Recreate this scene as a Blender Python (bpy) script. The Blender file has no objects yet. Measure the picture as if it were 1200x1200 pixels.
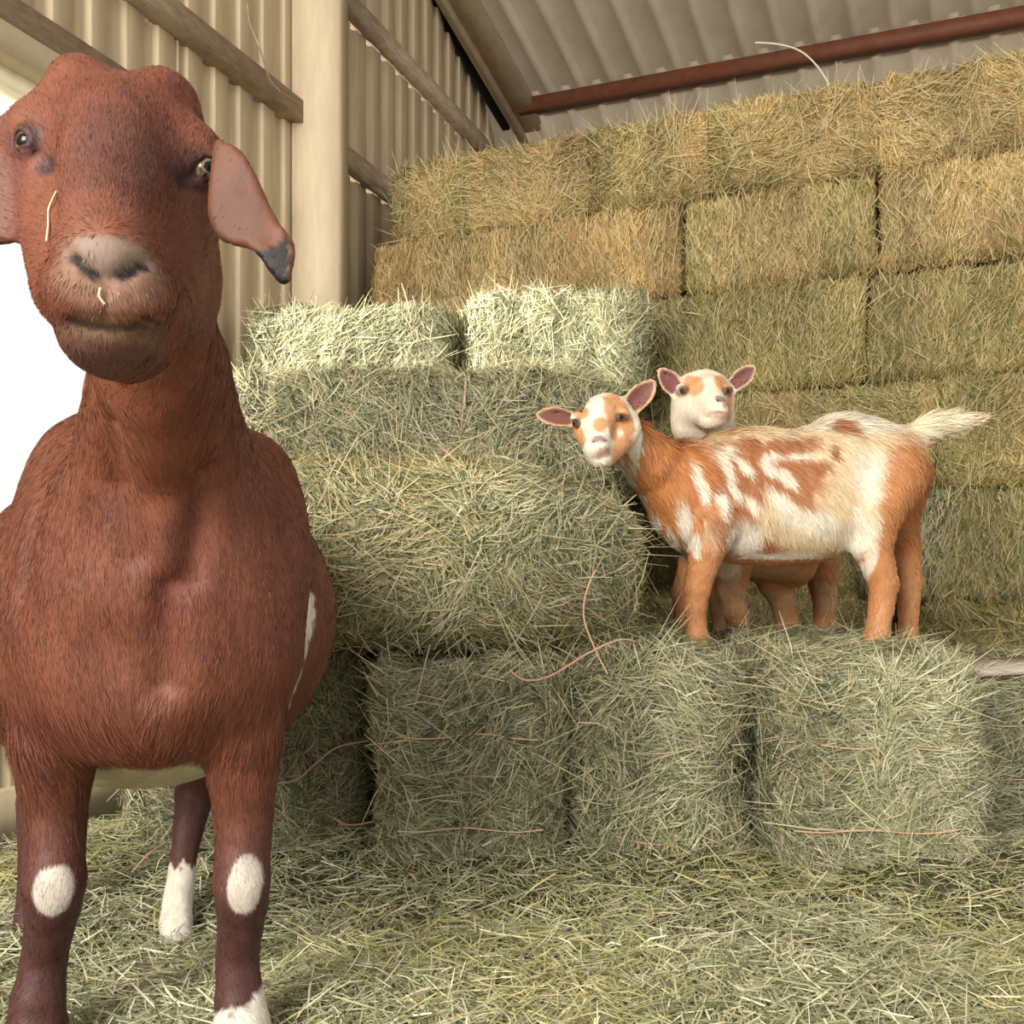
import bpy, math, random
import numpy as np
C = bpy.context.scene.collection
SC = bpy.context.scene
rng = np.random.default_rng(7)
F = 1100.0           # focal length in pixels of the 1200 px frame
CAMZ = 0.62
HOR = 650.0
# ------------------------------------------------------------------ camera
cam = bpy.data.cameras.new('camera'); camo = bpy.data.objects.new('camera', cam); C.objects.link(camo)
camo.location = (0, 0, CAMZ); camo.rotation_euler = (math.pi/2, 0, 0)
cam.sensor_width = 36; cam.lens = 36*F/1200; cam.shift_y = (HOR-600)/1200; cam.clip_start = .02
SC.camera = camo
# ------------------------------------------------------------------ light
w = bpy.data.worlds.new('sky'); SC.world = w; w.use_nodes = True
nt = w.node_tree; nt.nodes.clear()
bg = nt.nodes.new('ShaderNodeBackground'); wo = nt.nodes.new('ShaderNodeOutputWorld')
tc = nt.nodes.new('ShaderNodeTexCoord'); sx = nt.nodes.new('ShaderNodeSeparateXYZ'); cr = nt.nodes.new('ShaderNodeValToRGB')
nt.links.new(tc.outputs['Generated'], sx.inputs[0]); nt.links.new(sx.outputs['Z'], cr.inputs[0])
nt.links.new(cr.outputs[0], bg.inputs[0]); nt.links.new(bg.outputs[0], wo.inputs[0])
cr.color_ramp.elements[0].position = 0.0; cr.color_ramp.elements[0].color = (.97, .93, .86, 1)
cr.color_ramp.elements[1].position = .6; cr.color_ramp.elements[1].color = (.86, .90, .95, 1)
bg.inputs[1].default_value = .62
sun = bpy.data.lights.new('sun', 'SUN'); sun.energy = 6.5; sun.angle = math.radians(1.0); sun.color = (1, .96, .86)
suno = bpy.data.objects.new('sun', sun); C.objects.link(suno)
from mathutils import Vector
suno.rotation_euler = Vector((1.3, .6, -.25)).to_track_quat('-Z', 'Y').to_euler()
suno.location = (-4, -1, 4)
key_lamp = bpy.data.lights.new('added_key_light', 'AREA'); key_lamp.shape = 'RECTANGLE'; key_lamp.size = 2.4; key_lamp.size_y = 1.8; key_lamp.energy = 275; key_lamp.color = (1, .965, .89)  # added off-frame area lamp, standing in for daylight from behind the camera
key_lampo = bpy.data.objects.new('added_key_light', key_lamp); C.objects.link(key_lampo)
key_lampo.location = (-2.5, -2.3, 2.5); key_lampo.rotation_euler = (Vector((.1, 2.9, .9)) - Vector(key_lampo.location)).to_track_quat('-Z', 'Y').to_euler()
SC.view_settings.view_transform = 'Standard'; SC.view_settings.look = 'None'
SC.view_settings.exposure = 0.88; SC.view_settings.gamma = 1; SC.view_settings.use_curve_mapping = False

# ------------------------------------------------------------------ helpers
def P(px, py, d): return np.array([(px-600)/F*d, d, CAMZ+(HOR-py)/F*d])
def meta(o, label=None, cat=None, group=None, kind=None):
    if label: o['label'] = label
    if cat: o['category'] = cat
    if group: o['group'] = group
    if kind: o['kind'] = kind
    return o
def mkmesh(name, V, Q, mat, parent=None, col=None, smooth=False, tris=None):
    V = np.asarray(V, np.float32).reshape(-1, 3)
    if parent is not None: V = V - np.array(parent.location, np.float32)
    m = bpy.data.meshes.new(name)
    m.vertices.add(len(V)); m.vertices.foreach_set('co', V.ravel())
    Q = np.asarray(Q, np.int32)
    k = Q.shape[1]
    m.loops.add(Q.size); m.loops.foreach_set('vertex_index', Q.ravel())
    m.polygons.add(len(Q)); m.polygons.foreach_set('loop_start', np.arange(0, Q.size, k, dtype=np.int32))
    m.polygons.foreach_set('loop_total', np.full(len(Q), k, np.int32))
    if smooth: m.polygons.foreach_set('use_smooth', np.ones(len(Q), bool))
    if col is not None:
        a = m.attributes.new('Col', 'FLOAT_COLOR', 'POINT')
        c4 = np.ones((len(V), 4), np.float32); c4[:, :3] = col
        a.data.foreach_set('color', c4.ravel())
    m.update(calc_edges=True); m.validate()
    m.materials.append(mat)
    o = bpy.data.objects.new(name, m); C.objects.link(o)
    if parent is not None: o.parent = parent
    return o
def empty(name, loc):
    o = bpy.data.objects.new(name, None); C.objects.link(o); o.location = tuple(float(v) for v in loc); o.empty_display_size = .05
    return o
def hash3(i, j, k):
    h = (i*374761393 + j*668265263 + k*2147483647 % 1000003) & 0xffffffff
    h = ((h ^ (h >> 13))*1274126177) & 0xffffffff
    return ((h ^ (h >> 16)) & 0xffff)/65535.0
def noise(Pn, s=1.0, seed=0):
    p = np.asarray(Pn, np.float64)*s + seed*17.31 + 500.0
    i = np.floor(p).astype(np.int64); f = p-i; f = f*f*(3-2*f)
    r = 0
    for a in (0, 1):
        for b in (0, 1):
            for c in (0, 1):
                r = r + hash3(i[:, 0]+a, i[:, 1]+b, (i[:, 2]+c)*69069)*(f[:, 0] if a else 1-f[:, 0])*(f[:, 1] if b else 1-f[:, 1])*(f[:, 2] if c else 1-f[:, 2])
    return r*2-1
def unit(v): return v/np.maximum(np.linalg.norm(v, axis=-1, keepdims=True), 1e-9)

# ------------------------------------------------------------------ materials
def mat(name, col=(.5, .5, .5), rough=.7, attr=False, nz=0, nscale=20, dark=.6, bump=0, bscale=200, spec=.3, sheen=0, metal=0, stretch=(1, 1, 1), transl=0, coat=None):
    m = bpy.data.materials.new(name); m.use_nodes = True
    t = m.node_tree; b = t.nodes['Principled BSDF']
    b.inputs['Roughness'].default_value = rough; b.inputs['Metallic'].default_value = metal
    b.inputs['Specular IOR Level'].default_value = spec
    if sheen: b.inputs['Sheen Weight'].default_value = sheen; b.inputs['Sheen Roughness'].default_value = .4
    src = None
    if attr:
        a = t.nodes.new('ShaderNodeAttribute'); a.attribute_name = 'Col'; src = a.outputs['Color']
    else:
        r = t.nodes.new('ShaderNodeRGB'); r.outputs[0].default_value = (*col, 1); src = r.outputs[0]
    if nz or bump:
        tc = t.nodes.new('ShaderNodeTexCoord'); mp = t.nodes.new('ShaderNodeMapping'); mp.inputs['Scale'].default_value = stretch
        t.links.new(tc.outputs['Object'], mp.inputs[0])
    if nz:
        n = t.nodes.new('ShaderNodeTexNoise'); n.inputs['Scale'].default_value = nscale; n.inputs['Detail'].default_value = 8; n.inputs['Roughness'].default_value = .65
        t.links.new(mp.outputs[0], n.inputs['Vector'])
        rr = t.nodes.new('ShaderNodeMapRange'); rr.inputs[1].default_value = .3; rr.inputs[2].default_value = .7; rr.inputs[3].default_value = dark; rr.inputs[4].default_value = 1.0+(1-dark)*.5
        t.links.new(n.outputs[0], rr.inputs[0])
        mx = t.nodes.new('ShaderNodeVectorMath'); mx.operation = 'SCALE'
        t.links.new(src, mx.inputs[0]); t.links.new(rr.outputs[0], mx.inputs['Scale']); src = mx.outputs[0]
    t.links.new(src, b.inputs['Base Color'])
    if bump:
        n2 = t.nodes.new('ShaderNodeTexNoise'); n2.inputs['Scale'].default_value = bscale; n2.inputs['Detail'].default_value = 4
        t.links.new(mp.outputs[0], n2.inputs['Vector'])
        bp = t.nodes.new('ShaderNodeBump'); bp.inputs['Strength'].default_value = bump; bp.inputs['Distance'].default_value = .004
        t.links.new(n2.outputs[0], bp.inputs['Height']); t.links.new(bp.outputs[0], b.inputs['Normal'])
    if transl:
        tr = t.nodes.new('ShaderNodeBsdfTranslucent'); ms = t.nodes.new('ShaderNodeMixShader'); ms.inputs[0].default_value = transl
        t.links.new(src, tr.inputs[0]); t.links.new(b.outputs[0], ms.inputs[1]); t.links.new(tr.outputs[0], ms.inputs[2])
        t.links.new(ms.outputs[0], t.nodes['Material Output'].inputs[0])
    return m
M_WALL = mat('painted_metal', (.60, .49, .335), .55, nz=1, nscale=6, dark=.78, stretch=(3, 3, .35))
M_WOOD = mat('weathered_wood', (.36, .28, .19), .8, nz=1, nscale=14, dark=.6, bump=.4, bscale=90, stretch=(1, 1, 4))
M_POST = mat('pale_post_wood', (.62, .51, .36), .75, nz=1, nscale=9, dark=.85, bump=.25, bscale=70, stretch=(3, 3, .5))
M_ROOF = mat('roof_metal', (.47, .40, .31), .5, nz=1, nscale=5, dark=.82)
M_RUST = mat('brown_steel', (.16, .055, .03), .6, nz=1, nscale=18, dark=.7)
M_GAPSHADE = mat('rake_gap_shade', (.008, .007, .006), .95)  # near-black colour imitating the shadow gap along the rake
M_CREAM = mat('cream_paint', (.75, .66, .48), .6, nz=1, nscale=12, dark=.85)
M_DIRT = mat('dirt', (.23, .19, .13), .9, nz=1, nscale=8, dark=.6, bump=.6, bscale=60)
M_OUT = mat('pale_yard', (.62, .56, .45), .9, nz=1, nscale=3, dark=.8)
M_HAY = mat('hay_stems', attr=True, rough=.55, spec=.35, transl=.12)
M_CORE = mat('hay_core', attr=True, rough=.9, nz=1, nscale=70, dark=.45, bump=.9, bscale=120, spec=.1)
M_TWINE = mat('orange_twine', (.62, .37, .25), .7)
M_COAT = mat('goat_coat', attr=True, rough=.58, nz=1, nscale=60, dark=.86, bump=.12, bscale=260, spec=.3, sheen=.04, stretch=(1, 1, .3))
M_FUR = mat('goat_hair', attr=True, rough=.55, spec=.32)
M_EYE = mat('goat_eye', attr=True, rough=.16, spec=.25)
M_BOARD = mat('grey_board', (.42, .36, .3), .8, nz=1, nscale=20, dark=.6, stretch=(1, 6, 6))

def box_vq(lo, hi):
    x0, y0, z0 = lo; x1, y1, z1 = hi
    V = [(x0, y0, z0), (x1, y0, z0), (x1, y1, z0), (x0, y1, z0), (x0, y0, z1), (x1, y0, z1), (x1, y1, z1), (x0, y1, z1)]
    Q = [(0, 3, 2, 1), (4, 5, 6, 7), (0, 1, 5, 4), (1, 2, 6, 5), (2, 3, 7, 6), (3, 0, 4, 7)]
    return np.array(V, float), np.array(Q)
class MB:
    def __init__(s): s.V = []; s.Q = []; s.n = 0
    def add(s, V, Q): s.V.append(np.asarray(V, float)); s.Q.append(np.asarray(Q)+s.n); s.n += len(V); return s
    def beam(s, O, a, b, c):     # box from origin with three edge vectors
        O, a, b, c = map(np.asarray, (O, a, b, c))
        V = [O, O+a, O+a+b, O+b, O+c, O+a+c, O+a+b+c, O+b+c]
        return s.add(V, [(0, 3, 2, 1), (4, 5, 6, 7), (0, 1, 5, 4), (1, 2, 6, 5), (2, 3, 7, 6), (3, 0, 4, 7)])
    def build(s, name, m, parent=None, **k): return mkmesh(name, np.concatenate(s.V), np.concatenate(s.Q), m, parent, **k)

def tube(pts, r, n=6):
    pts = np.asarray(pts, float)
    # resample smooth (catmull)
    out = []
    for i in range(len(pts)-1):
        p0 = pts[max(i-1, 0)]; p1 = pts[i]; p2 = pts[i+1]; p3 = pts[min(i+2, len(pts)-1)]
        for t in np.linspace(0, 1, 7)[:-1]:
            out.append(.5*((2*p1)+(-p0+p2)*t+(2*p0-5*p1+4*p2-p3)*t*t+(-p0+3*p1-3*p2+p3)*t**3))
    out.append(pts[-1]); c = np.array(out)
    T = unit(np.gradient(c, axis=0)); up = np.array([.13, .31, .94]); A = unit(np.cross(T, up)); B = np.cross(T, A)
    V = []
    for k in range(n):
        a = 2*math.pi*k/n; V.append(c + r*(math.cos(a)*A+math.sin(a)*B))
    V = np.stack(V, 1).reshape(-1, 3); Q = []
    for i in range(len(c)-1):
        for k in range(n):
            Q.append((i*n+k, i*n+(k+1) % n, (i+1)*n+(k+1) % n, (i+1)*n+k))
    return V, np.array(Q)

# ------------------------------------------------------------------ building shell
U = np.array([.357, .934, 0]); U = U/np.linalg.norm(U)       # along the gable wall, away from the camera
Vv = np.array([U[1], -U[0], 0])                              # across, towards the right
W0 = np.array([-.391, 5.0, 0])
FLOORZ = -.15
def roofz(Pt): return 3.58 - .4375*((Pt[0]-W0[0])*U[0]+(Pt[1]-W0[1])*U[1])
def wall_pt(s, z, off=0): return W0 + U*s + Vv*off + np.array([0, 0, z])
PER = .14
def profile(s0, s1, per=PER):
    ss = []; k0 = int(math.floor(s0/per)); k1 = int(math.ceil(s1/per))
    for k in range(k0, k1+1):
        for a, o in ((0, 0), (.50, 0), (.58, 1), (.86, 1), (.94, 0)):
            s = (k+a)*per
            if s0 < s < s1: ss.append((s, o))
        for a in (.22, .28):
            pass
    ss.sort()
    return [(s0, 0)]+ss+[(s1, 0)]
def wall_strip(mb, s0, s1, zlo, zhi):
    pr = profile(s0, s1); V = []; Q = []
    for (s, o) in pr:
        p = wall_pt(s, 0, -.02*o)
        zt = min(zhi, roofz(p)+.05)
        V += [(p[0], p[1], zlo), (p[0], p[1], zt)]
    for i in range(len(pr)-1): Q.append((2*i, 2*i+2, 2*i+3, 2*i+1))
    mb.add(V, Q)
S = lambda d: (d-5.0)/U[1]
sw0, sw1 = S(2.32), S(3.12); ZS, ZH = .30, 1.90
mb = MB(); 
wall_strip(mb, S(-2.5), sw0, FLOORZ, 9); wall_strip(mb, sw0, sw1, FLOORZ, ZS); wall_strip(mb, sw0, sw1, ZH, 9); wall_strip(mb, sw1, S(7.2), FLOORZ, 9)
o = mb.build('wall_left', M_WALL); meta(o, kind='structure')
def wbeam(name, s0, s1, z0, z1, off0, off1, m):
    off0 = -.035
    b = MB().beam(wall_pt(s0, z0, off0), U*(s1-s0), Vv*(off1-off0), np.array([0, 0, z1-z0]))
    return meta(b.build(name, m), kind='structure')
sp0 = S(3.78)
post = MB().beam(P(342, 650, 3.72)*[1, 1, 0]+[0, 0, FLOORZ], np.array([.182, 0, 0]), np.array([.02, .12, 0]), np.array([0, 0, 4.25]))
meta(post.build('trim_1', M_POST), kind='structure')
wbeam('trim_2', S(2.2), S(3.74), 2.33, 2.42, .0, .05, M_WOOD)
wbeam('trim_3', S(3.98), S(7.0), 2.97, 3.06, .0, .05, M_WOOD)
wbeam('trim_4', S(3.98), S(6.0), 2.29, 2.38, .0, .05, M_WOOD)
wbeam('trim_5', S(.6), S(3.16), 1.985, 2.09, .0, .045, M_WOOD)
wbeam('trim_6', S(.6), S(3.16), ZH, 1.98, .0, .09, M_CREAM)
wbeam('baseboard_left', S(.6), S(5.0), FLOORZ, .0, .0, .04, M_WALL)
mb = MB()
for (a, b, z0, z1) in ((sw0-.03, sw0+.02, ZS, ZH), (sw1-.02, sw1+.03, ZS, ZH), (sw0-.03, sw1+.03, ZS-.04, ZS+.02), (sw0-.03, sw1+.03, ZH-.05, ZH)):
    mb.beam(wall_pt(a, z0, -.05), U*(b-a), Vv*.08, np.array([0, 0, z1-z0]))
meta(mb.build('window_1', M_CREAM), kind='structure')
# roof plane (ribs lean a little from the gable direction)
Rd = U*np.array([1, 1, 0])+np.array([0, 0, -.4375])
Rr = Rd + Vv*.15
def roof_panel(name, origin, run, n, per, m, lo, hi):
    ax = Vv; V = []; Q = []; pts = []
    for k in range(n+1):
        for a, o in ((0, 0), (.66, 0), (.73, 1), (.90, 1), (.97, 0)):
            pts.append(((k+a)*per, o))
    nrm = np.cross(run, ax); nrm = nrm/np.linalg.norm(nrm)
    if nrm[2] > 0: nrm = -nrm
    for (a, o) in pts:
        p = origin + ax*a + nrm*(.02*o)
        V += [p+run*lo, p+run*hi]
    for i in range(len(pts)-1): Q.append((2*i, 2*i+1, 2*i+3, 2*i+2))
    return meta(mkmesh(name, V, Q, m), kind='structure')
O0 = np.array([W0[0], W0[1], 3.60])-Vv*.02
OL = O0-Vv*.185
sP = .626     # along the slope to the eave purlin
roof_panel('ceiling', OL, Rr, 33, .185, M_ROOF, -6.0, sP+.05)
E0 = OL + Rd*(sP+.03)
Rl = U*.9 + Vv*.09 + np.array([0, 0, -1.0])
roof_panel('wall_back_slope', E0, Rl, 32, .185, M_ROOF, -.02, .75)
B0 = E0 + Rl*.75
p0 = B0; V = []; 
prf = profile(0, 6.0, .185); Vb = []; Qb = []
for s, o in prf:
    q = p0 + Vv*s - U*.02*o; Vb += [(q[0], q[1], FLOORZ), (q[0], q[1], p0[2])]
for i in range(len(prf)-1): Qb.append((2*i, 2*i+2, 2*i+3, 2*i+1))
meta(mkmesh('wall_back', Vb, Qb, M_ROOF), kind='structure')
# gable rafter and brown eave purlin
mb = MB().beam(O0+Vv*.06+Rr*(-3.2)+[0, 0, -.09], Rr*(3.2+1.4), Vv*.17, np.array([0, 0, .06]))
mb.beam(O0+Vv*.06+Rr*(-3.2)+[0, 0, -.13], Rr*(3.2+1.4), Vv*.045, np.array([0, 0, .05]))
meta(mb.build('trim_7', M_WALL), kind='structure')
meta(MB().beam(O0-Vv*.03+Rr*(-3.2)+[0, 0, -.075], Rr*(3.2+1.4), Vv*.09, np.array([0, 0, .05])).build('gap_shade_strip', M_GAPSHADE), kind='structure')  # dark strip standing in for the shade between wall and rafter
PA = P(606, 131, 5.50)
pu = MB().beam(PA, Vv*5.5, np.array([0, 0, .075]), U*.07); pu.beam(PA+U*.06+[0, 0, .065], Vv*5.5, np.array([0, 0, .012]), U*.05)
meta(pu.build('trim_8', M_RUST), kind='structure')
# floors
V, Q = box_vq((-4, -.2, FLOORZ-.05), (5, 8, FLOORZ)); meta(mkmesh('floor', V, Q, M_DIRT), kind='structure')
V, Q = box_vq((-60, -40, FLOORZ-.12), (60, 60, FLOORZ-.06)); meta(mkmesh('ground', V, Q, M_OUT), kind='structure')

# ------------------------------------------------------------------ hay
GREEN = [((.37, .355, .20), .30), ((.22, .24, .125), .24), ((.60, .55, .35), .22), ((.09, .105, .05), .17), ((.60, .45, .29), .07)]
PALE = [((.48, .46, .28), .32), ((.31, .33, .18), .28), ((.70, .66, .45), .25), ((.13, .15, .075), .11), ((.60, .46, .29), .04)]
GOLD = [((.58, .42, .185), .34), ((.72, .54, .26), .28), ((.40, .29, .11), .22), ((.24, .22, .07), .10), ((.50, .27, .11), .06)]
OLIVE = [((.39, .32, .12), .36), ((.27, .25, .08), .24), ((.56, .43, .19), .22), ((.14, .15, .045), .12), ((.64, .49, .24), .06)]
RUSSET = [((.47, .30, .12), .40), ((.56, .38, .16), .25), ((.36, .25, .09), .2), ((.62, .45, .2), .15)]
def pick(pal, n, jit=.28):
    c = np.array([p[0] for p in pal]); pr = np.array([p[1] for p in pal]); pr = pr/pr.sum()
    idx = rng.choice(len(pal), n, p=pr)
    return c[idx]*(1+rng.uniform(-jit, jit, (n, 1)))
def strands(cen, dr, nr, L, W, bend):
    n = len(cen); dr = unit(dr); side = unit(np.cross(dr, nr)+rng.normal(0, .35, (n, 3)))
    side = unit(side - dr*np.sum(side*dr, 1, keepdims=True))
    bv = unit(rng.normal(0, 1, (n, 3)))*bend[:, None]*L[:, None]
    V = np.empty((n, 3, 2, 3), np.float32)
    for i, (t, wd) in enumerate(((-.5, .75), (0, 1.0), (.5, .3))):
        c = cen + dr*(L*t)[:, None] + (bv if i == 1 else 0)
        V[:, i, 0] = c - side*(W*wd*.5)[:, None]; V[:, i, 1] = c + side*(W*wd*.5)[:, None]
    base = (np.arange(n)*6)[:, None]
    Q = np.concatenate([base+np.array([0, 1, 3, 2]), base+np.array([2, 3, 5, 4])], 1).reshape(-1, 4)
    return V.reshape(-1, 3), Q
def rounded_box(L, D, H, r, seg):
    Vs = []; Qs = []; n0 = 0; hx, hy, hz = L/2, D/2, H/2
    for ax in range(3):
        for sg in (-1, 1):
            dims = [(hx, hy, hz)[i] for i in range(3)]
            a, b = [i for i in range(3) if i != ax]
            na = max(3, int(2*dims[a]/seg)); nb = max(3, int(2*dims[b]/seg))
            A, B = np.meshgrid(np.linspace(-dims[a], dims[a], na), np.linspace(-dims[b], dims[b], nb), indexing='ij')
            p = np.zeros((na*nb, 3)); p[:, a] = A.ravel(); p[:, b] = B.ravel(); p[:, ax] = sg*dims[ax]
            i = np.arange(na-1)[:, None]*nb+np.arange(nb-1)[None]
            q = np.stack([i, i+nb, i+nb+1, i+1], -1).reshape(-1, 4)
            flip = (sg < 0) ^ (ax == 1)
            if flip: q = q[:, ::-1]
            Vs.append(p); Qs.append(q+n0); n0 += len(p)
    V = np.concatenate(Vs); inner = np.clip(V, [-hx+r, -hy+r, -hz+r], [hx-r, hy-r, hz-r])
    N = unit(V-inner); return inner+N*r, np.concatenate(Qs), N
SLUMP = {}
def bale(label, group, cx, cy, z0, L, D, H, rz, pal, pal2=None, n=6000, vert=0.0, shag=.012, faces=(1.0, .35, .25), strand=(.05, .0028), twines=(), flakes=.12, r=.045, seed=0, lumps=.012, name='hay_bale', top_mul=1.0):
    """L along local x (face seen), D depth, H height; faces = weights front, top, sides"""
    V, Q, N = rounded_box(L, D, H, r, .022)
    off = np.array([cx, cy, z0+H/2])
    def disp(p):
        q = p+np.array([seed*3.7, seed*1.3, 0])
        g = np.abs(np.sin((p[:, 0]+seed)*math.pi/flakes + 1.2*noise(q, 3)))**6
        return lumps*noise(q, 9)+.006*noise(q, 30)-.014*g - .02*np.maximum(0, noise(q, 4, 3)-.35)
    dd = disp(V); V2 = V+N*dd[:, None]
    cb = pick(pal, len(V2), .1)
    mixn = .5+.5*noise(V*np.array([1, 1, .4])+seed, 6)
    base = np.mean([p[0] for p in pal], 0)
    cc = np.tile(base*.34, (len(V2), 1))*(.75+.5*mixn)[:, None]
    # strands
    n = int(n*1.7); strand = (strand[0]*.74, strand[1]*.78)
    A = np.array([L*H, L*D, D*H]); wts = np.array(faces)*A/A[0]; cnt = (n*wts).astype(int)
    ps = []; fr = []
    for f, c in enumerate(cnt):
        if c == 0: continue
        a = rng.uniform(-.5, .5, c); b = rng.uniform(-.5, .5, c)
        if f == 0: q = np.stack([a*L, np.full(c, -D/2), b*H], 1)
        elif f == 1: q = np.stack([a*L, b*D, np.full(c, H/2)], 1)
        else:
            sgn = np.where(rng.random(c) < .5, -1, 1); q = np.stack([sgn*L/2, a*D, b*H], 1)
        ps.append(q)
    p = np.concatenate(ps); inner = np.clip(p, [-L/2+r, -D/2+r, -H/2+r], [L/2-r, D/2-r, H/2-r]); nn = unit(p-inner); p = inner+nn*r
    n = len(p)
    p = p + nn*(disp(p)[:, None]+rng.uniform(-.004, shag, (n, 1))*rng.random((n, 1)))
    flow = noise(p*np.array([1, 1, 1])+seed*2, 8, 5)*math.pi*.9
    ang = rng.uniform(-math.pi, math.pi, n)*(1-vert)+rng.normal(0, .38, n)*vert
    ang = np.where(rng.random(n) < .45, ang, flow*(1-vert)+rng.normal(0, .35, n))
    refA = np.cross(nn, np.array([0., 0, 1])); bad = np.linalg.norm(refA, axis=1) < .3; refA[bad] = [1, 0, 0]; refA = unit(refA); refB = unit(np.cross(refA, nn))
    dr = refB*np.cos(ang)[:, None]+refA*np.sin(ang)[:, None]+nn*np.abs(rng.normal(0, .22, (n, 1)))
    Ls = strand[0]*rng.uniform(.45, 1.8, n); Ws = strand[1]*rng.uniform(.55, 1.4, n)
    lg = rng.random(n) < (.02 if n > 4000 else .01); Ls[lg] *= 2.6; p[lg] += nn[lg]*.008; dr[lg] += nn[lg]*rng.uniform(0, .45, (lg.sum(), 1))
    # limit sheet lengths near joints
    SV, SQ = strands(p, dr, nn, Ls, Ws, rng.uniform(0, .12, n))
    sc = pick(pal, n)
    if pal2 is not None:
        m2 = noise(p*np.array([1, 1, .35])+seed*5, 5, 9) + rng.normal(0, .25, n) > .1
        s2 = pick(pal2, n); sc[m2] = s2[m2]
    pn = .86+.28*noise(p*np.array([1, 1, .5])+seed, 7, 2); sc = sc*pn[:, None]
    sc[lg] = sc[lg]*.3+np.array([.52, .46, .26])*.8
    sc = np.repeat(sc, 6, 0)
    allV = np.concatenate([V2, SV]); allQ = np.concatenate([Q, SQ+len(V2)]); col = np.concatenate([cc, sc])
    if seed in SLUMP:      # settled, rounded corner at one end
        a, x0 = SLUMP[seed]; hh = np.clip(allV[:, 2]/H+.5, 0, 1); allV[:, 2] -= a*np.clip((allV[:, 0]-x0)/(L/2-x0), 0, 1.1)**2*hh
    c, s = math.cos(rz), math.sin(rz); Rm = np.array([[c, s, 0], [-s, c, 0], [0, 0, 1]])
    allV = allV@Rm + off
    root = empty(name, (cx, cy, z0)); meta(root, label, 'hay bale', group)
    sm = np.zeros(len(allQ), bool); sm[:len(Q)] = True
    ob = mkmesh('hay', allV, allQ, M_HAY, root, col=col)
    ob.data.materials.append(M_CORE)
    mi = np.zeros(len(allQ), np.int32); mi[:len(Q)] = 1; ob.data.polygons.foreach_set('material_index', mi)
    ob.data.polygons.foreach_set('use_smooth', sm)
    for tw in twines:     # (kind, offset, x0, x1, sag)
        kd, a, x0, x1, sag = tw
        t = np.linspace(0, 1, 7)
        if kd == 'h': pts = np.stack([x0+(x1-x0)*t, np.full(7, -D/2-.012), a-sag*np.sin(math.pi*t)+.004*np.sin(9*t+a*30)], 1)
        else: pts = np.stack([a+.006*np.sin(7*t+a*9), np.full(7, -D/2-.012), x0+(x1-x0)*t], 1)
        tv, tq = tube(pts, .0016); tv = tv@Rm+off
        mkmesh('twine', tv, tq, M_TWINE, root)
    return root

# back stack
SA = np.array([-.535, 4.06]); Sv = np.array([.918, -.396]); Sv = Sv/np.linalg.norm(Sv); Sn = np.array([-Sv[1], Sv[0]])
if Sn[1] < 0: Sn = -Sn
SRZ = math.atan2(Sv[1], Sv[0])
def tpx(px): k = (px-600)/F; return (4.06*k+.535)/(Sv[0]-Sv[1]*k)
NOFILL = 0
rows = [
 (1.95, 2.29, [455, 545, 690, 832, 1032, 1290], [(OLIVE, GOLD), (GOLD, OLIVE), (GOLD, OLIVE), (GOLD, OLIVE), (GOLD, GOLD)], .25, .07, 'top row'),
 (1.60, 1.95, [438, 800, 1030, 1290], [(RUSSET, GOLD), (GOLD, OLIVE), (GOLD, OLIVE)], .75, .05, 'second row from the top'),
 (1.22, 1.60, [452, 745, 1015, 1290], [(GOLD, OLIVE), (OLIVE, OLIVE), (OLIVE, GOLD)], .7, .05, 'third row from the top'),
 (.84, 1.22, [452, 640, 850, 1100, 1290], [(OLIVE, None), (OLIVE, None), (OLIVE, GOLD), (OLIVE, GOLD)], .5, .05, 'fourth row from the top'),
 (.45, .84, [452, 720, 1000, 1290], [(OLIVE, None), (OLIVE, GOLD), (OLIVE, GREEN)], .8, .05, 'fifth row from the top'),
 (FLOORZ, .45, [452, 800, 1080, 1290], [(OLIVE, None), (OLIVE, GOLD), (GOLD, OLIVE)], .5, .07, 'bottom row'),
]
place = {
 0: ['short olive hay bale at the left end of the back stack\'s top row', 'golden hay bale second from the left in the back stack\'s top row', 'golden hay bale in the top row of the back stack, middle of its five', 'olive and golden hay bale second from the right in the back stack\'s top row', 'bright golden hay bale at the right edge of the back stack\'s top row'],
 1: ['long russet hay bale with a bulging left end in the back stack\'s second row', 'pale golden hay bale in the middle of the second row of the back stack', 'golden hay bale at the right edge in the second row of the back stack'],
 2: ['golden hay bale at the left of the third row, behind the sunlit bales', 'olive green hay bale in the third row, just above the far spotted goat\'s head', 'olive and golden hay bale at the right edge in the back stack\'s third row'],
 3: ['olive hay bale at the left of the fourth row, hidden behind the stepped green bales', 'olive hay bale in the fourth row, directly behind the two spotted goats\' heads', 'olive hay bale in the fourth row, behind the spotted goat\'s hips', 'olive hay bale at the right edge in the fourth row, right of the white tail'],
 4: ['olive hay bale at the left of the fifth row, behind the large green bale', 'olive hay bale set back in deep shade behind the spotted goat\'s belly', 'olive hay bale at the fifth row\'s right edge, beside the goat\'s hind legs'],
 5: ['shaded hay bale at the left of the bottom row of the back stack', 'dark shaded hay bale in the bottom row behind the small goats\' legs', 'golden olive hay bale in the bottom row at right, behind the grey board']}
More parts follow.
